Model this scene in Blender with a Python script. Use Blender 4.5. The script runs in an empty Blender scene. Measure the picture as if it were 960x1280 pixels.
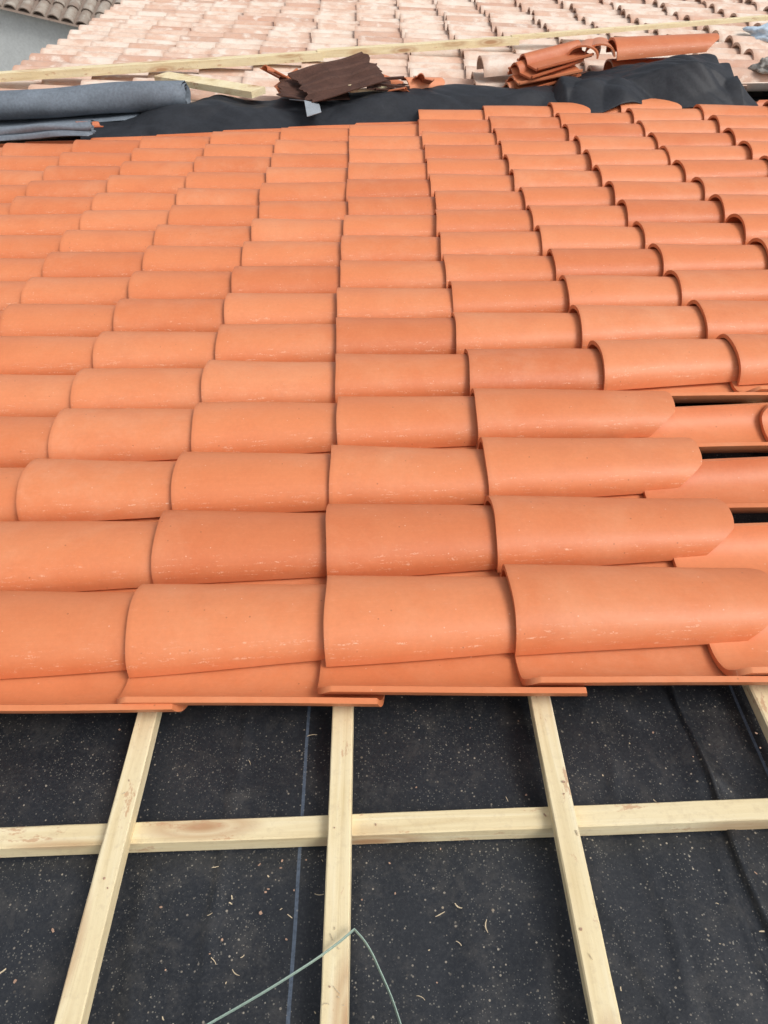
import bpy, math, random
import numpy as np
from mathutils import Matrix, Vector, noise
random.seed(7); rng=np.random.default_rng(7)
S=math.radians(15)
T=Matrix.Translation((0,0,4.2)) @ Matrix.Rotation(-S,4,'Y')
sc=bpy.context.scene
col=sc.collection
# ---------------- helpers
class Acc:
    def __init__(s): s.v=[];s.f=[];s.c=[];s.n=0
    def add(s,v,f,c):
        s.v.append(v); s.f.append(np.asarray(f,dtype=np.int64)+s.n); s.c.append(c); s.n+=len(v)
    def obj(s,name,mat,smooth=True,mw=T):
        V=np.concatenate(s.v);F=np.concatenate(s.f);C=np.concatenate(s.c)
        me=bpy.data.meshes.new(name)
        me.vertices.add(len(V)); me.vertices.foreach_set('co',V.astype(np.float32).ravel())
        me.loops.add(F.size); me.loops.foreach_set('vertex_index',F.astype(np.int32).ravel())
        me.polygons.add(len(F)); me.polygons.foreach_set('loop_start',np.arange(0,F.size,4,dtype=np.int32))
        me.polygons.foreach_set('loop_total',np.full(len(F),4,dtype=np.int32))
        me.polygons.foreach_set('use_smooth',np.full(len(F),smooth))
        me.update(calc_edges=True)
        a=me.color_attributes.new('tile','FLOAT_COLOR','POINT'); a.data.foreach_set('color',C.astype(np.float32).ravel())
        if smooth:
            try: me.set_sharp_from_angle(angle=math.radians(50))
            except Exception: pass
        me.validate()
        o=bpy.data.objects.new(name,me); col.objects.link(o); me.materials.append(mat); o.matrix_world=mw
        return o
def pyobj(name,verts,faces,mat,smooth=False,mw=T,bevel=0):
    me=bpy.data.meshes.new(name); me.from_pydata([tuple(v) for v in verts],[],faces); me.update()
    if smooth: me.polygons.foreach_set('use_smooth',[True]*len(me.polygons))
    o=bpy.data.objects.new(name,me); col.objects.link(o)
    if mat: me.materials.append(mat)
    o.matrix_world=mw
    if bevel:
        b=o.modifiers.new('b','BEVEL'); b.width=bevel; b.segments=2
    return o

def tile(kind,L,w0,w1,h0,h1,th,na,nl,cut=0.13,arc=90):
    """grid shell; x along length, y across, z up. returns verts, faces, (s,a)"""
    ph=np.radians(np.linspace(-arc,arc,na+1)); t=np.linspace(0,1,nl+1)
    if nl>4: t=np.concatenate([[0,.012],np.linspace(.05,.95,nl-2),[1]]); nl=len(t)-1
    P,TT=np.meshgrid(ph,t)
    ap=np.abs(P)/math.radians(arc)
    if kind=='cover':
        cu=np.clip((ap-.42)/.58,0,1)
        x0=0*P; x1=L*(1-.012*np.clip(ap/.42,0,1)**3-cut*cu)
    else: x0=L*.05*np.clip((ap-.6)/.4,0,1)**2; x1=L*(1-.03*ap**2)
    X=x0+(x1-x0)*TT
    r=X/L
    W=w0+(w1-w0)*r; H=h0+(h1-h0)*r
    def shell(off):
        w=W-off;h=H-off
        sy=np.sin(P)/math.sin(math.radians(arc)) if arc<90 else np.sin(P)
        y=w*sy; z=h*(np.abs(np.cos(P))**.84)
        if arc<90: z=h*(np.cos(P)-math.cos(math.radians(arc)))/(1-math.cos(math.radians(arc)))
        return y,z
    yo,zo=shell(0); yi,zi=shell(th)
    if arc>=90: zi=np.where(ap>.999,0,zi)
    if arc<90: zi=zo-th*np.cos(P); yi=yo-th*np.sin(P)
    if kind!='cover': zo=h0*0+(-zo); zi=-zi   # invert
    V=np.concatenate([np.stack([X,yo,zo],-1).reshape(-1,3),np.stack([X,yi,zi],-1).reshape(-1,3)])
    m=na+1;N=m*(nl+1);F=[]
    for i in range(nl):
        for j in range(na):
            a=i*m+j; q=[a,a+1,a+1+m,a+m]
            if kind=='cover': q=q[::-1]
            F.append(q[::-1]); F.append([k+N for k in q])
    for j in range(na):
        F.append([j,j+1,j+1+N,j+N]); b=nl*m+j; F.append([b+1,b,b+N,b+1+N])
    for i in range(nl):
        a=i*m; F.append([a+m,a,a+N,a+m+N]); b=i*m+na; F.append([b,b+m,b+m+N,b+N])
    s=(X/L).reshape(-1); aa=((P/math.radians(arc))*.5+.5).reshape(-1)
    return V,np.array(F),np.tile(s,2),np.tile(aa,2)
def place(acc,base,loc,rz=0,ry=0,rx=0,scale=1,wob=0.0):
    V,F,s,a=base
    R=np.array((Matrix.Rotation(rz,3,'Z')@Matrix.Rotation(ry,3,'Y')@Matrix.Rotation(rx,3,'X')))
    r1,r2=rng.random(2)
    v=V*scale
    if wob:
        p1,p2,p3=rng.random(3)*6.28
        v=v.copy(); v[:,2]+=wob*np.sin(v[:,0]*9+p1)*np.cos(v[:,1]*14+p2); v[:,1]+=wob*np.sin(v[:,0]*8+p3); v[:,0]+=wob*.8*np.sin(v[:,1]*30+p1)
    v=v@R.T+np.array(loc)
    acc.add(v,F,np.stack([np.full(len(v),r1),s,a,np.full(len(v),r2)],-1))

# ---------------- material helpers
def newmat(name):
    m=bpy.data.materials.new(name); m.use_nodes=True; nt=m.node_tree
    return m,nt,nt.nodes['Principled BSDF']
def N(nt,t,**k):
    n=nt.nodes.new(t)
    for a,b in k.items(): setattr(n,a,b)
    return n
def ramp(nt,src,stops,mode='LINEAR'):
    r=nt.nodes.new('ShaderNodeValToRGB'); r.color_ramp.interpolation=mode
    e=r.color_ramp.elements
    while len(e)<len(stops): e.new(.5)
    for el,(p,c) in zip(e,stops):
        el.position=p; el.color=(c if len(c)==4 else (*c,1)) if hasattr(c,'__len__') else (c,c,c,1)
    nt.links.new(src,r.inputs[0]); return r.outputs[0]
def mix(nt,f,a,b,mode='MIX'):
    n=nt.nodes.new('ShaderNodeMix'); n.data_type='RGBA'; n.blend_type=mode
    for sock,val in ((n.inputs[0],f),(n.inputs[6],a),(n.inputs[7],b)):
        if isinstance(val,bpy.types.NodeSocket): nt.links.new(val,sock)
        else:
            sock.default_value = val if not hasattr(val,'__len__') else (*val,1) if len(val)==3 else val
    return n.outputs[2]
def math_(nt,op,a,b=0,c=None):
    n=nt.nodes.new('ShaderNodeMath'); n.operation=op
    for i,v in enumerate((a,b,c)):
        if v is None: continue
        if isinstance(v,bpy.types.NodeSocket): nt.links.new(v,n.inputs[i])
        else: n.inputs[i].default_value=v
    return n.outputs[0]
def noise_(nt,vec,scale,detail=4,rough=.55,dist=0):
    n=N(nt,'ShaderNodeTexNoise'); n.inputs['Scale'].default_value=scale;n.inputs['Detail'].default_value=detail
    n.inputs['Roughness'].default_value=rough; n.inputs['Distortion'].default_value=dist
    if vec is not None: nt.links.new(vec,n.inputs['Vector'])
    return n.outputs[0]
def coord(nt,scale=None):
    tc=N(nt,'ShaderNodeTexCoord'); o=tc.outputs['Object']
    if scale:
        mp=N(nt,'ShaderNodeMapping'); mp.inputs['Scale'].default_value=scale; nt.links.new(o,mp.inputs[0]); o=mp.outputs[0]
    return o
def bump(nt,b,h,strength,dist=.002):
    n=N(nt,'ShaderNodeBump'); n.inputs['Strength'].default_value=strength;n.inputs['Distance'].default_value=dist
    nt.links.new(h,n.inputs['Height']); nt.links.new(n.outputs[0],b.inputs['Normal']); return n

def tile_material(name,stops,scuff=(.92,.66,.48),old=False,patch=((.66,.37,.25),(.86,.76,.66),(.84,.72,.61))):
    m,nt,b=newmat(name)
    at=N(nt,'ShaderNodeAttribute',attribute_name='tile'); sp=N(nt,'ShaderNodeSeparateColor'); nt.links.new(at.outputs['Color'],sp.inputs[0])
    R,G,B=sp.outputs; A=at.outputs['Alpha']
    o=coord(nt)
    c=ramp(nt,R,stops)
    if old:
        cbo=N(nt,'ShaderNodeCombineXYZ'); nt.links.new(math_(nt,'MULTIPLY',G,3),cbo.inputs[0]); nt.links.new(math_(nt,'MULTIPLY',B,2),cbo.inputs[1]); nt.links.new(math_(nt,'MULTIPLY',A,60),cbo.inputs[2])
        pn=noise_(nt,cbo.outputs[0],1.2,4,.6)
        c=mix(nt,ramp(nt,pn,[(.50,0.),(.64,.65)]),c,patch[0])
        c=mix(nt,ramp(nt,pn,[(.34,.8),(.46,0.)]),c,patch[1])
        # lower nose darker/oranger where tiles lap, so single tiles read
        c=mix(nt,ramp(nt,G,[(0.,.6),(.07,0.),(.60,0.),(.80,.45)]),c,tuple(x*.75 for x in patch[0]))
    n1=noise_(nt,o,9,5,.6)
    c=mix(nt,ramp(nt,n1,[(.3,0.0),(.75,.30 if old else .25)]),c,patch[2] if old else (.80,.33,.155))
    if not old:
        n0=noise_(nt,o,3.1,6,.72,.4)
        c=mix(nt,ramp(nt,n0,[(.50,0.),(.72,.20)]),c,(.84,.47,.28))
        n00=noise_(nt,o,5.7,5,.7,.3)
        c=mix(nt,ramp(nt,n00,[(.30,.22),(.46,0.)]),c,(.56,.16,.065))
        bl=math_(nt,'MULTIPLY',ramp(nt,A,[(.6,0.),(.95,1.)]),ramp(nt,noise_(nt,o,14,5,.7),[(.45,0.),(.70,.15)]))
        c=mix(nt,bl,c,(.84,.50,.33))
    n2=noise_(nt,o,90,4,.7)
    c=mix(nt,.2 if old else .11,c,ramp(nt,n2,[(.3,(.4,.4,.4)),(.7,(1,1,1))]),'MULTIPLY')
    cb=N(nt,'ShaderNodeCombineXYZ')
    nt.links.new(math_(nt,'MULTIPLY',G,10),cb.inputs[0]); nt.links.new(math_(nt,'MULTIPLY',B,30),cb.inputs[1]); nt.links.new(math_(nt,'MULTIPLY',A,60),cb.inputs[2])
    st=noise_(nt,cb.outputs[0],1.3,6,.75)
    stm=ramp(nt,st,[(.565,0.),(.65,1.)])
    band=ramp(nt,B,[(.02,0.),(.06,1.),(.17,.85),(.26,0.12),(.8,.02)])
    msk=math_(nt,'MULTIPLY',stm,band)
    n3=noise_(nt,o,210,2,.6); msk=math_(nt,'MULTIPLY',msk,ramp(nt,n3,[(.45,0.),(.58,1.)]))
    c=mix(nt,math_(nt,'MULTIPLY',msk,.7),c,scuff)
    cb2=N(nt,'ShaderNodeCombineXYZ'); nt.links.new(math_(nt,'MULTIPLY',G,1.2),cb2.inputs[0]); nt.links.new(math_(nt,'MULTIPLY',B,70),cb2.inputs[1]); nt.links.new(math_(nt,'MULTIPLY',A,60),cb2.inputs[2])
    ex=noise_(nt,cb2.outputs[0],1,3,.6)
    if not old: c=mix(nt,.09,c,ramp(nt,ex,[(.3,(.8,.78,.76)),(.7,(1,1,1))]),'MULTIPLY')
    for scl,th_,pk_,cc in ((42,.09,.86,(.28,.09,.04)),(75,.12,.93,(.86,.60,.45))):
        vo=N(nt,'ShaderNodeTexVoronoi'); vo.inputs['Scale'].default_value=scl; nt.links.new(o,vo.inputs['Vector'])
        sep=N(nt,'ShaderNodeSeparateColor'); nt.links.new(vo.outputs['Color'],sep.inputs[0])
        spk=math_(nt,'MULTIPLY',math_(nt,'LESS_THAN',vo.outputs['Distance'],th_),math_(nt,'GREATER_THAN',sep.outputs[0],pk_))
        c=mix(nt,math_(nt,'MULTIPLY',spk,.45),c,cc)
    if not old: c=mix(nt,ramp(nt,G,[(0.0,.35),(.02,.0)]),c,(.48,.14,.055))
    nt.links.new(c,b.inputs['Base Color'])
    b.inputs['Roughness'].default_value=.46 if not old else .85
    b.inputs['Specular IOR Level'].default_value=.38
    h=math_(nt,'ADD',math_(nt,'MULTIPLY',n2,.3),math_(nt,'MULTIPLY',ex,.25))
    h=math_(nt,'ADD',h,math_(nt,'MULTIPLY',n1,1.4))
    bump(nt,b,h,.3,.0025)
    return m
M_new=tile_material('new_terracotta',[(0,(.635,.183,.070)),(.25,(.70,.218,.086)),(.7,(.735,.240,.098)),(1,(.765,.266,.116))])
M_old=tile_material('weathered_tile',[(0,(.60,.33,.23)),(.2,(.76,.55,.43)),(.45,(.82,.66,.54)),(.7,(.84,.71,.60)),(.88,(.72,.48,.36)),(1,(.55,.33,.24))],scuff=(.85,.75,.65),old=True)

def wood_material(name,axis):
    m,nt,b=newmat(name)
    sc_={'x':(1.6,45,45),'y':(45,1.6,45),'d':(14,14,45)}[axis]
    g=coord(nt,sc_); o=coord(nt)
    n=noise_(nt,g,1,5,.65,.6)
    c=ramp(nt,n,[(.25,(.64,.49,.26)),(.5,(.79,.66,.40)),(.75,(.86,.77,.54))])
    big=noise_(nt,o,3.2,3); c=mix(nt,ramp(nt,big,[(.35,0.),(.7,.5)]),c,(.86,.77,.54))
    ks={'x':(3.2,13,13),'y':(13,3.2,13),'d':(7,7,7)}[axis]
    vo=N(nt,'ShaderNodeTexVoronoi'); vo.inputs['Scale'].default_value=1; nt.links.new(coord(nt,ks),vo.inputs['Vector'])
    sep=N(nt,'ShaderNodeSeparateColor'); nt.links.new(vo.outputs['Color'],sep.inputs[0])
    pick=math_(nt,'GREATER_THAN',sep.outputs[0],.40)
    k=math_(nt,'MULTIPLY',ramp(nt,vo.outputs['Distance'],[(.12,1.),(.20,.35),(.26,.6),(.40,0.)]),pick)
    c=mix(nt,math_(nt,'MULTIPLY',k,.8),c,(.42,.20,.09))
    pa=noise_(nt,coord(nt,{'x':(9,26,26),'y':(26,9,26),'d':(14,14,14)}[axis]),1,6,.75)
    c=mix(nt,ramp(nt,pa,[(.59,0.),(.64,.7)]),c,(.54,.30,.17))
    dirt=noise_(nt,o,60,4,.7); c=mix(nt,ramp(nt,dirt,[(.52,0.),(.75,.32)]),c,(.50,.38,.24))
    nt.links.new(c,b.inputs['Base Color']); b.inputs['Roughness'].default_value=.8
    b.inputs['Specular IOR Level'].default_value=.2
    bump(nt,b,math_(nt,'ADD',n,math_(nt,'MULTIPLY',dirt,.5)),.6,.002)
    return m
W_y=wood_material('pine_y','y'); W_x=wood_material('pine_x','x'); W_d=wood_material('pine_d','d')

def simple(name,c,rough=.8,var=.25,scale=20,bs=.3,bd=.003,metal=0):
    m,nt,b=newmat(name); o=coord(nt)
    n=noise_(nt,o,scale,6,.65); n2=noise_(nt,o,scale*7,3,.6)
    f=mix(nt,.5,n,n2)
    cc=ramp(nt,f,[(.3,tuple(x*(1-var) for x in c)),(.7,tuple(min(1,x*(1+var)) for x in c))])
    nt.links.new(cc,b.inputs['Base Color']); b.inputs['Roughness'].default_value=rough; b.inputs['Metallic'].default_value=metal
    b.inputs['Specular IOR Level'].default_value=.3
    bump(nt,b,f,bs,bd); return m

# membrane
m,nt,b=newmat('underlay'); M_mem=m
o=coord(nt); sx=N(nt,'ShaderNodeSeparateXYZ'); nt.links.new(o,sx.inputs[0])
n1=noise_(nt,o,4,5,.6); n2=noise_(nt,o,170,3,.7)
c=ramp(nt,n1,[(.3,(.012,.0145,.019)),(.7,(.024,.027,.033))])
c=mix(nt,ramp(nt,n2,[(.45,0.),(.75,.45)]),c,(.058,.060,.064))
du=noise_(nt,o,11,8,.82,.3); c=mix(nt,ramp(nt,du,[(.50,0.),(.74,.32)]),c,(.16,.145,.125))
for scl,thr,pick,colr in ((60,.12,.68,(.38,.33,.26)),(150,.22,.70,(.32,.30,.25)),(260,.24,.62,(.25,.24,.21)),(22,.055,.74,(.55,.45,.32)),(95,.17,.80,(.48,.42,.33))):
    vo=N(nt,'ShaderNodeTexVoronoi'); vo.inputs['Scale'].default_value=scl; nt.links.new(o,vo.inputs['Vector'])
    sep=N(nt,'ShaderNodeSeparateColor'); nt.links.new(vo.outputs['Color'],sep.inputs[0])
    pk=math_(nt,'GREATER_THAN',sep.outputs[0],pick)
    dn=ramp(nt,noise_(nt,o,5+scl*.02,4,.7),[(.40,.08),(.60,1.)])
    f=math_(nt,'MULTIPLY',math_(nt,'MULTIPLY',math_(nt,'LESS_THAN',vo.outputs['Distance'],thr),pk),dn)
    c=mix(nt,math_(nt,'MULTIPLY',f,.7),c,colr)
wob=math_(nt,'MULTIPLY',math_(nt,'SUBTRACT',noise_(nt,o,1.5,2),.5),.012)
for u0,wd,st in ((-.205,.0030,.85),(.66,.0030,.85),(1.5,.0028,.6),(-1.06,.0028,.6)):
    d=math_(nt,'ABSOLUTE',math_(nt,'SUBTRACT',math_(nt,'ADD',sx.outputs[0],wob),u0))
    f=math_(nt,'MULTIPLY',math_(nt,'LESS_THAN',d,wd),st)
    f=math_(nt,'MULTIPLY',f,ramp(nt,n2,[(.3,.5),(.6,1.)]))
    c=mix(nt,f,c,(.12,.155,.21))
nt.links.new(c,b.inputs['Base Color']); b.inputs['Roughness'].default_value=.46; b.inputs['Specular IOR Level'].default_value=.42
bump(nt,b,math_(nt,'ADD',math_(nt,'MULTIPLY',n2,.6),du),.35,.002)

# ---------------- tiles
cov=tile('cover',.545,.113,.088,.085,.064,.012,24,10)
chn=tile('channel',.52,.088,.106,.062,.070,.012,18,8,arc=78)
new=Acc(); U0=-.171; PU=.39; PV=.24; VC=1.085; VCH=.967
def jit(a): return random.uniform(-a,a)
NR=17
for i in range(NR):
    rowj=jit(.004)
    for k in range(-8,12):
        u=U0+PU*k+jit(.004)+rowj
        if u<-3.2 or u>4.2: continue
        rag=1.8 if k>=1 else 1
        place(new,chn,(u+.002,VCH+PV*i+jit(.003)*rag,.083+jit(.0015)),rz=jit(.008)*rag,ry=.028+jit(.003),wob=.0015)
for i in range(NR):
    rowj=jit(.007); rot=jit(.003)
    for k in range(-8,12):
        u=U0+PU*k+jit(.008)+rowj
        if u<-3.2 or u>4.2: continue
        if i<4 and k>=2: continue
        if i==NR-1 and not (.15<u<1.55): continue
        rag=1.5 if k>=1 else 1
        place(new,cov,(u,VC+PV*i+jit(.005),.040+jit(.003)),rz=jit(.013)*rag+rot,ry=.021+jit(.005),rx=jit(.02),wob=.0022)
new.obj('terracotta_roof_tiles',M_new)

covL=tile('cover',.50,.104,.080,.088,.062,.018,10,4)
chnL=tile('channel',.52,.088,.106,.062,.070,.014,6,2,arc=78)
old=Acc()
for i in range(36):
    rowj=jit(.022)
    v=5.42+PV*i
    for k in range(-8,16):
        u=U0+PU*k+rowj+jit(.018)
        if u<-2.95-.1 or u>5.6: continue
        place(old,chnL,(u,v,.080),ry=.028)
        place(old,covL,(u,v+.12+jit(.010),.044+jit(.006)),rz=jit(.03),ry=.040+jit(.012),rx=jit(.04))
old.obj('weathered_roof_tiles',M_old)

# ---------------- battens
def beam(name,p0,p1,w,t,mat,mw=T,segs=24,warp=.0012):
    p0=Vector(p0);p1=Vector(p1); d=(p1-p0); L=d.length; d.normalize(); side=d.cross(Vector((0,0,1))).normalized(); up=side.cross(d)
    vs=[];fs=[]; ph=random.random()*50
    for i in range(segs+1):
        s=i/segs; c=p0+d*L*s
        wv=[noise.noise((s*L*3+ph,j*7.1,0))*warp+noise.noise((s*L*22+ph,j*3.3,5))*warp*.5 for j in range(6)]
        bow=noise.noise((s*L*.7+ph,3,9))*warp*2
        wane=max(0,noise.noise((s*L*1.3+ph,11,2))-.25)*.012
        e=.002
        pts=[(-w/2+wv[0],-t),(-w/2+wv[0],-e-wane),(-w/2+e+wane+wv[1],0+wv[4]*.5),(w/2-e+wv[2],0+wv[5]*.5),(w/2+wv[3],-e),(w/2+wv[3],-t)]
        for a,z in pts: vs.append(c+side*(a+bow)+up*z)
    n=6
    for i in range(segs):
        for j in range(n):
            a=i*n+j;b_=i*n+(j+1)%n
            fs.append((a,a+n,b_+n,b_))
    fs.append(tuple(range(n))); fs.append(tuple(range(segs*n+n-1,segs*n-1,-1)))
    return pyobj(name,vs,fs,mat,mw=mw)
for k in range(-7,14):
    u=-.128+.39*k+(jit(.008) if abs(k)>1 else 0)
    if k==2: u=.69
    lean=jit(.004)
    beam('wooden_batten',(u-lean,-1.8,0),(u+lean,5.0,0),.040,.0275,W_y,segs=200)
for vv in (-1.1,-.22,.668,1.55,2.43,3.3,4.2):
    beam('wooden_counter_batten',(-2.9,vv+.012,-.028),(5.6,vv-.004,-.028),.040,.034,W_x,segs=220)

# ---------------- underlay membrane sheet
us=np.concatenate([np.arange(-2.9,-1.2,.09),np.arange(-1.2,.53,.010),np.arange(.53,.60,.003),np.arange(.60,1.25,.010),np.arange(1.25,5.7,.09)])
vs_=np.concatenate([np.arange(-2.0,.1,.09),np.arange(.1,1.15,.012),np.arange(1.15,5.6,.09)])
BU=(-.908,-.518,-.128,.262,.69,1.04)
vv=[];ff=[]
for v in vs_:
    free=min(1,min(abs(v-c_) for c_ in (-1.1,-.22,.668,1.55,2.43,3.3,4.2))/.08)
    for u in us:
        seam=.549+.008*math.sin(v*5)+.004*math.sin(v*17+1)
        fu=max(0,min(1,(min(abs(u-b_) for b_ in BU)-.015)/.05))
        fr=max(free,0)*(.35+.65*fu)
        z=-.0705+.004*noise.noise((u*2.2,v*2.2,0))+.0016*noise.noise((u*11,v*7,3))
        k_=.40+.60*max(0,min(1,(u-.1)/.35))
        q=u*1.0+v*.30+.12*noise.noise((u*2,v*2,7))
        z+=.0055*k_*(1-abs(noise.noise((q*9,v*1.1,2)))*3.0)
        rr=1-abs(noise.noise((q*5.5+.3*noise.noise((v*5,u*3,1)),v*1.6,21)))*9
        rd=max(0,rr)*max(0,noise.noise((u*2.1,v*2.4,33))+.40)
        z+=.018*rd*k_*fr
        if u>seam: z+=.009*min(1,(u-seam)/.004)
        z+=.014*math.exp(-((u-seam-.007)/.006)**2)*max(.25,.45+.55*math.sin(v*6+.5))
        z+=.006*math.exp(-((u+.335+.01*math.sin(v*4))/.006)**2)
        z=min(z,-.0632+.020*free*fu)
        vv.append((u,v,z))
nu=len(us)
for j in range(len(vs_)-1):
    for i in range(nu-1):
        a=j*nu+i; ff.append((a,a+1,a+1+nu,a+nu))
pyobj('roofing_underlay',vv,ff,M_mem,smooth=True)

# ---------------- far crumpled black membrane
M_tarp=simple('black_felt',(.026,.029,.035),.55,.35,9,.4,.004)
def crumple(name,u0,u1,v0,v1,hf,nu,nv,mat,amp=.02,seed=0,edge=None):
    vv=[];ff=[]
    for j in range(nv+1):
        for i in range(nu+1):
            su=i/nu; sv=j/nv
            u=u0+(u1-u0)*su; v=v0+(v1-v0)*sv
            p=(u*2.0+seed+v*1.2,v*2.6,seed)
            r=abs(noise.noise(p))*1.3+abs(noise.noise((p[0]*1.6-p[1]*1.3,p[1]*.9,seed+4)))*.9
            r+=abs(noise.noise((p[0]*3.5+p[1]*1.7,p[1]*1.3,seed+14)))*.35
            z=hf(u,sv)+amp*(r-.4)
            vv.append((u+.03*noise.noise((u*3,v*3,seed+9)),v+.05*noise.noise((u*2.2,sv*1.5,seed+17)),z))
    m_=nu+1
    for j in range(nv):
        for i in range(nu):
            a=j*m_+i; ff.append((a,a+1,a+1+m_,a+m_))
    o=pyobj(name,vv,ff,mat,smooth=True)
    s=o.modifiers.new('s','SOLIDIFY'); s.thickness=.003
    return o
def strip_h(u,sv):
    ht=.095+.035*math.sin(u*2.3+1)**2
    if u<-1.2: ht*=max(.55,(u+1.95)/.75)
    return .03+ht*min(1,sv/.45)**.8*(1-.3*max(0,sv-.6))
crumple('black_roofing_felt',-1.80,1.15,4.88,5.40,strip_h,220,40,M_tarp,.045,2)
def lump_h(u,sv):
    e=max(0,min(1,(u-1.03)/.07,(2.18-u)/.10))
    top=.155+.055*max(0,min(1,(u-1.25)/.45))-.03*max(0,(u-1.85)/.3)
    prof=min(1,.25+sv/.40)
    return .015+top*(.25+.75*e)*prof
crumple('black_roofing_felt',1.02,2.18,4.84,5.42,lump_h,140,70,M_tarp,.07,11)
M_flap=simple('grey_felt',(.30,.33,.36),.7,.2,15,.3)
pyobj('grey_felt_flap',[(-.54,5.12,.18),(-.36,5.06,.16),(-.34,4.90,.150),(-.42,4.84,.145),(-.44,5.0,.195)],[(0,4,1),(1,4,2),(4,3,2)],M_flap).modifiers.new('s','SOLIDIFY').thickness=.003

def roll(name,p0,p1,r,turns,mat,tail=.1):
    p0=Vector(p0);p1=Vector(p1);d=(p1-p0).normalized();side=d.cross(Vector((0,0,1))).normalized();up=side.cross(d)
    npt=int(turns*28); prof=[]
    for i in range(npt+1):
        a=i/npt*turns*2*math.pi; rr=r*(.45+.55*i/npt)
        prof.append((rr*math.cos(a-1.6),rr*math.sin(a-1.6)))
    last=prof[-1]
    for q in range(1,8): prof.append((last[0]+ q/8*tail,last[1]*(1-q*.02)-.004*q))
    vs=[];fs=[];ns=30;n=len(prof)
    for i in range(ns+1):
        s=i/ns;c=p0.lerp(p1,s)
        for j,(a,z) in enumerate(prof):
            w=.016*noise.noise((s*4,j*.12,r*30))
            vs.append(c+side*(a+w)+up*(z*(.93)+w+.01*noise.noise((s*3,1,r)))+d*(.03*noise.noise((j*.2,0,s)) if i in(0,ns) else 0))
    for i in range(ns):
        for j in range(n-1):
            a=i*n+j; fs.append((a,a+1,a+1+n,a+n))
    o=pyobj(name,vs,fs,mat,smooth=True); o.modifiers.new('s','SOLIDIFY').thickness=.003
    return o
M_roll=simple('grey_underlay_back',(.17,.20,.235),.65,.3,9,.3)
roll('underlay_roll',(-3.0,5.33,.19),(-1.2,5.36,.18),.098,3,M_roll)
roll('underlay_roll',(-2.9,4.83,.165),(-1.66,4.83,.155),.034,2.2,M_roll,tail=.02)

beam('wooden_plank',(-3.15,6.36,.195),(-.40,6.50,.19),.09,.055,W_x,segs=30)
beam('wooden_plank',(-.44,6.50,.20),(1.05,6.60,.195),.08,.05,W_x,segs=20)
beam('wooden_plank',(-1.42,5.72,.245),(-.74,5.28,.21),.135,.038,W_d,segs=12)
beam('wooden_plank',(1.0,6.62,.20),(3.2,6.85,.20),.05,.03,W_x,segs=20)

M_rust=simple('rusty_metal',(.085,.040,.028),.7,.5,14,.6,.006)
def rib_sheet(name,c,L,Wd,rz,rx,ry,mat,ribs=5,h=.012):
    nx,ny=14,ribs*8; vs=[];fs=[]
    R=Matrix.Rotation(rz,3,'Z')@Matrix.Rotation(ry,3,'Y')@Matrix.Rotation(rx,3,'X')
    for i in range(nx+1):
        for j in range(ny+1):
            x=(i/nx-.5)*L+.04*noise.noise((j*.3,rz,i>nx/2)) ; y=(j/ny-.5)*Wd
            z=h*(1 if (j%8)<3 else -1)*.5+.03*noise.noise((x*5,y*5,rz*3))
            vs.append(Vector(c)+R@Vector((x,y,z)))
    for i in range(nx):
        for j in range(ny):
            a=i*(ny+1)+j; fs.append((a,a+1,a+2+ny,a+1+ny))
    o=pyobj(name,vs,fs,mat); o.modifiers.new('s','SOLIDIFY').thickness=.006; return o
rib_sheet('rusty_metal_sheet',(-.24,5.28,.25),.50,.40,.35,.25,-.12,M_rust,4,.008)
rib_sheet('rusty_metal_sheet',(-.40,5.30,.19),.42,.32,.1,.15,.05,M_rust,3,.006)
rib_sheet('rusty_metal_sheet',(-.02,5.34,.19),.32,.26,.9,.15,.1,M_rust,3)
for q in range(7):
    a=random.uniform(-.7,.7); cx=-.14+jit(.22); cy=5.28+jit(.07)
    beam('broken_lath',(cx-.12*math.cos(a),cy-.12*math.sin(a),.20+jit(.02)),(cx+.12*math.cos(a),cy+.12*math.sin(a),.20+jit(.03)),.024,.014,W_d if q%2 else M_rust,segs=4)

M_pile=tile_material('dark_terracotta',[(0,(.42,.115,.05)),(.5,(.60,.18,.075)),(1,(.70,.25,.12))])
def interlock():
    prof=[]
    for i in range(25):
        y=-.12+.24*i/24
        z=.045*max(0,math.cos((y-.05)*math.pi/.10))**.7 if abs(y-.05)<.05 else 0
        if y<-.105: z=.014
        prof.append((y,z))
    nx=5;vs=[];sa=[];aa=[]
    for off in (0,-.012):
        for i in range(nx+1):
            for j,(y,z) in enumerate(prof): vs.append((-.2+.4*i/nx,y,z+off)); sa.append(i/nx); aa.append(j/24)
    m_=25;Nn=m_*(nx+1);F=[]
    for i in range(nx):
        for j in range(24):
            a=i*m_+j; F.append([a,a+m_,a+m_+1,a+1]); F.append([a+Nn,a+1+Nn,a+m_+1+Nn,a+m_+Nn])
    for j in range(24):
        F.append([j,j+1,j+1+Nn,j+Nn]); b_=nx*m_+j; F.append([b_+1,b_,b_+Nn,b_+1+Nn])
    for i in range(nx):
        a=i*m_;F.append([a+m_,a,a+Nn,a+m_+Nn]); b_=i*m_+24; F.append([b_,b_+m_,b_+m_+Nn,b_+Nn])
    return np.array(vs),np.array(F),np.array(sa),np.array(aa)
inter=interlock(); pile=Acc()
for q in range(5):
    place(pile,inter,(1.03+jit(.03)+q*.012,5.40+jit(.03),.12+.036*q),rz=.35+jit(.22),ry=-.06+jit(.04),rx=.12,scale=1.0)
place(pile,cov,(1.26,5.40,.25),rz=1.25,ry=.05,scale=.85)
place(pile,cov,(1.37,5.42,.25),rz=1.35,ry=.05,scale=.85)
place(pile,cov,(1.48,5.56,.225),rz=.02,ry=-.02,scale=1.2)
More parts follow.
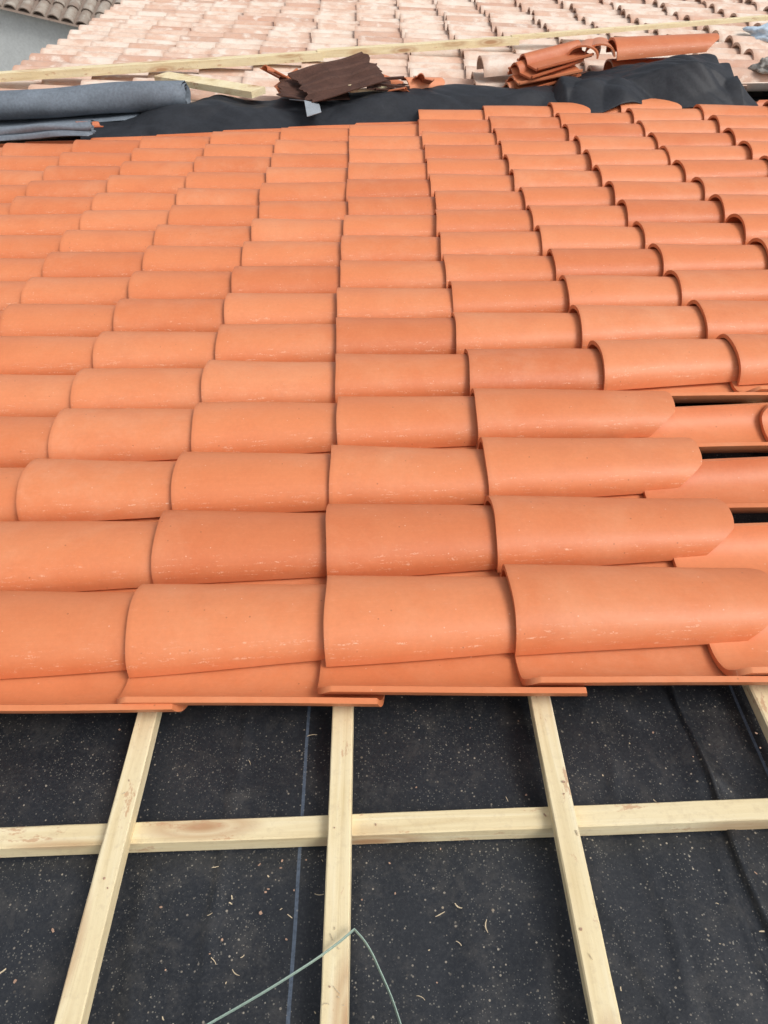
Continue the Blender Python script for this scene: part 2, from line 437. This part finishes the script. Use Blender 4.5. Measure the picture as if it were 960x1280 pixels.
place(pile,cov,(1.48,5.58,.12),rz=.05,ry=0)
pile.obj('terracotta_tile_pile',M_pile)
pk=Acc()
place(pk,cov,(.66,5.62,.16),rz=.08,ry=-.02,scale=1.15); pk.obj('spare_roof_tile',M_old)
br=Acc()
place(br,inter,(-.62,5.46,.24),rz=.9,ry=.5,rx=.1,scale=.55)
place(br,inter,(-.56,5.42,.21),rz=.3,ry=-.5,rx=.5,scale=.45)
place(br,cov,(-.74,5.40,.16),rz=2.6,ry=.1,rx=.3,scale=.28)
place(br,cov,(-.02,5.46,.20),rz=-.5,ry=.2,rx=.3,scale=.36)
place(br,cov,(.16,5.28,.18),rz=.5,ry=.1,rx=.5,scale=.5)
place(br,inter,(.26,5.32,.19),rz=1.8,ry=.4,rx=.3,scale=.5)
place(br,inter,(.12,5.20,.17),rz=2.6,ry=.2,rx=.5,scale=.3)
place(br,inter,(-1.70,4.90,.15),rz=.8,ry=.2,rx=.1,scale=.35)
br.obj('broken_roof_tiles',M_pile)
M_bag=simple('pale_blue_plastic',(.55,.68,.80),.35,.12,8,.4,.01)
def blob(name,c,r,mat,seed,amp=.35):
    import bmesh
    bm=bmesh.new(); bmesh.ops.create_icosphere(bm,subdivisions=4,radius=1)
    for v in bm.verts:
        d=1+amp*noise.noise(v.co*1.5+Vector((seed,0,0)))+amp*.5*abs(noise.noise(v.co*4+Vector((0,seed,0))))
        v.co=Vector((v.co.x*r[0]*d+c[0],v.co.y*r[1]*d+c[1],max(v.co.z,-.6)*r[2]*d+c[2]))
    me=bpy.data.meshes.new(name); bm.to_mesh(me); bm.free(); me.polygons.foreach_set('use_smooth',[True]*len(me.polygons))
    o=bpy.data.objects.new(name,me); col.objects.link(o); me.materials.append(mat); o.matrix_world=T
blob('plastic_bag',(2.88,6.55,.13),(.15,.12,.055),M_bag,3,.5)
M_mort=simple('grey_mortar',(.36,.34,.31),.9,.3,20,.6,.01)
blob('mortar_rubble',(2.47,5.50,.13),(.08,.07,.04),M_mort,8,.6)

# ---------------- green strap
M_str=simple('green_plastic',(.30,.40,.34),.45,.2,60,.1)
pts=[Vector(p) for p in [(-.75,.16,-.05),(-.55,.262,-.040),(-.32,.366,-.012),(-.20,.42,.008),(-.125,.462,.016),(-.098,.481,.020),(-.080,.462,.014),(-.060,.43,-.010),(-.040,.39,-.035),(-.028,.35,-.050),(-.020,.25,-.058),(-.02,.12,-.060)]]
cu=bpy.data.curves.new('strap','CURVE'); cu.dimensions='3D'; sp=cu.splines.new('BEZIER'); sp.bezier_points.add(len(pts)-1)
for i,(bp,p) in enumerate(zip(sp.bezier_points,pts)):
    bp.co=p; bp.handle_left_type=bp.handle_right_type='VECTOR' if i==5 else 'AUTO'
cu.extrude=.0028; cu.bevel_depth=.0009; cu.materials.append(M_str)
so=bpy.data.objects.new('green_strapping_band',cu); col.objects.link(so); so.matrix_world=T

# ---------------- debris
M_chip=simple('wood_chip',(.60,.49,.33),.8,.35,50)
M_crumb=simple('tile_crumb',(.42,.27,.19),.9,.4,60)
batt=[-.128+.39*k for k in range(-3,3)]+[.69]
def chips(name,n,mat,lrange,wr,pb=.12):
    vs=[];fs=[]
    for q in range(n):
        u=random.uniform(-1.1,1.1); v=random.uniform(.05,1.0)
        if random.random()<.3: u=random.gauss(-.2,.15); v=random.gauss(.5,.12)
        if random.random()<pb: u=random.choice(batt[:6])+jit(.015)
        l=lrange[0]+(lrange[1]-lrange[0])*random.random()**2.2; w=random.uniform(*wr); a=random.uniform(0,math.pi)
        z=-.0620
        if any(abs(u-b_)<.018 for b_ in batt): z=.001
        elif any(abs(u-b_)<.03 for b_ in batt): continue
        elif abs(v-.67)<.016: z=-.027
        elif abs(v-.67)<.03: continue
        d=Vector((math.cos(a),math.sin(a),0));s=Vector((-d.y,d.x,0)); c=Vector((u,v,z)); b0=len(vs); cv=jit(.25)
        segs=4
        for i in range(segs+1):
            t=i/segs-.5; ww=w*(1-abs(t)*1.4*random.random())
            p=c+d*l*t+s*(l*cv*t*t*4)*.6
            hh=.0006+abs(t)*l*.15*random.random()
            vs+= [p-s*ww/2+Vector((0,0,hh)),p+s*ww/2+Vector((0,0,hh)),p+s*ww/2+Vector((0,0,hh+.0008)),p-s*ww/2+Vector((0,0,hh+.0008))]
        for i in range(segs):
            for j in range(4):
                a_=b0+i*4+j;b_=b0+i*4+(j+1)%4; fs.append((a_,b_,b_+4,a_+4))
        fs.append((b0+3,b0+2,b0+1,b0)); e=b0+segs*4; fs.append((e,e+1,e+2,e+3))
    pyobj(name,vs,fs,mat)
chips('wood_shavings',105,M_chip,(.003,.024),(.0008,.0024))
chips('tile_crumbs',90,M_crumb,(.002,.008),(.002,.005))

# ---------------- building, ground, neighbour
M_ren=simple('cream_render',(.55,.50,.42),.9,.08,6,.3,.01)
I=Matrix.Identity(4)
def rp(u,v,z): return T@Vector((u,v,z))
a0=rp(-2.75,-2.1,-.12);a1=rp(5.9,-2.1,-.12);b0=rp(-2.75,14.2,-.12);b1=rp(5.9,14.2,-.12)
g=lambda p:Vector((p.x,p.y,0))
pyobj('house_walls',[a0,a1,b0,b1,g(a0),g(a1),g(b0),g(b1)],[(0,1,3,2),(4,5,1,0),(7,6,2,3),(6,4,0,2),(5,7,3,1)],M_ren,mw=I)
beam('eaves_fascia',(-2.98,-2.1,.0),(-2.98,14.2,.0),.03,.16,W_y,segs=8)
mg=simple('dusty_ground',(.30,.28,.25),.95,.25,2,.3,.02)
pyobj('ground',[(-400,-400,0),(400,-400,0),(400,600,0),(-400,600,0)],[(0,1,2,3)],mg,mw=I)
nb=bpy.data.objects.new('neighbour_house',None); col.objects.link(nb)
M_wall2=simple('grey_render',(.56,.59,.59),.9,.15,3,.3,.01)
x0,x1,y0,y1,ze,zr=-16,-3.4,16.0,25,2.15,4.0
ym=(y0+y1)/2
w=pyobj('walls',[(x0,y0,0),(x1,y0,0),(x1,y1,0),(x0,y1,0),(x0,y0,ze),(x1,y0,ze),(x1,y1,ze),(x0,y1,ze),(x0,ym,zr-.1),(x1,ym,zr-.1)],
 [(0,1,5,4),(1,2,6,9,5),(2,3,7,6),(3,0,4,8,7)],M_wall2,mw=I); w.parent=nb
M_old2=tile_material('brown_old_tile',[(0,(.26,.20,.16)),(.5,(.34,.29,.24)),(1,(.42,.36,.30))],scuff=(.5,.45,.4),old=True,patch=((.26,.18,.14),(.46,.42,.36),(.42,.38,.33)))
na_=Acc()
sl=math.atan2(zr-ze,ym-y0)
for side in (0,1):
    for i in range(int((x1-x0+.6)/.24)):
        for k in range(13):
            s=k*.39-.15
            x=x0-.3+.24*i
            dy=s*math.cos(sl);z=ze+.02+s*math.sin(sl)
            V,F,ss,aa=covL
            Rz=Matrix.Rotation(math.pi/2 if side==0 else -math.pi/2,3,'Z'); 
            Rm=np.array(Rz@Matrix.Rotation(-sl+.02,3,'Y'))
            v=V@Rm.T+np.array((x,y0+dy if side==0 else y1-dy,z))
            r1,r2=rng.random(2)
            na_.add(v,F,np.stack([np.full(len(v),r1),ss,aa,np.full(len(v),r2)],-1))
r_=na_.obj('roof_tiles',M_old2,mw=I); r_.parent=nb
dk=pyobj('roof_deck',[(x0-.3,y0-.2,ze-.05),(x1+.3,y0-.2,ze-.05),(x1+.3,ym,zr),(x0-.3,ym,zr),(x0-.3,y1+.2,ze-.05),(x1+.3,y1+.2,ze-.05)],[(0,1,2,3),(3,2,5,4)],M_old2,mw=I); dk.parent=nb

# ---------------- camera
du_=Vector((50000,2340,961)).normalized(); dv_=Vector((-20,822,-961)).normalized(); dv_=(dv_-du_*dv_.dot(du_)).normalized(); n_=du_.cross(dv_)
R=Matrix((du_,dv_,n_)).to_4x4()
cam=bpy.data.cameras.new('camera'); co=bpy.data.objects.new('camera',cam); col.objects.link(co)
co.matrix_world=T@Matrix.Translation((0,0,1.27))@R
cam.sensor_fit='VERTICAL'; cam.sensor_height=36; cam.lens=961/1280*36; cam.clip_start=.05; cam.clip_end=2000
sc.camera=co
# ---------------- light
w=bpy.data.worlds.new('World'); sc.world=w; w.use_nodes=True; nt=w.node_tree
sky=nt.nodes.new('ShaderNodeTexSky'); sky.sky_type='NISHITA'; sky.sun_disc=False
el=math.radians(60); az=math.radians(140)
sky.sun_elevation=el; sky.sun_rotation=az; sky.dust_density=4; sky.air_density=1.0; sky.ozone_density=.6
hs=nt.nodes.new('ShaderNodeHueSaturation'); hs.inputs['Saturation'].default_value=.30
nt.links.new(sky.outputs[0],hs.inputs['Color']); nt.links.new(hs.outputs[0],nt.nodes['Background'].inputs[0])
nt.nodes['Background'].inputs[1].default_value=.15
sl_=bpy.data.lights.new('sun','SUN'); sl_.energy=1.5; sl_.angle=math.radians(22); sl_.color=(1,.97,.92)
so=bpy.data.objects.new('sun',sl_); col.objects.link(so)
dirs=Vector((math.sin(az)*math.cos(el),math.cos(az)*math.cos(el),math.sin(el)))
so.rotation_euler=dirs.to_track_quat('Z','Y').to_euler(); so.location=(0,0,20)
sc.view_settings.view_transform='Standard'; sc.view_settings.look='None'; sc.view_settings.exposure=0
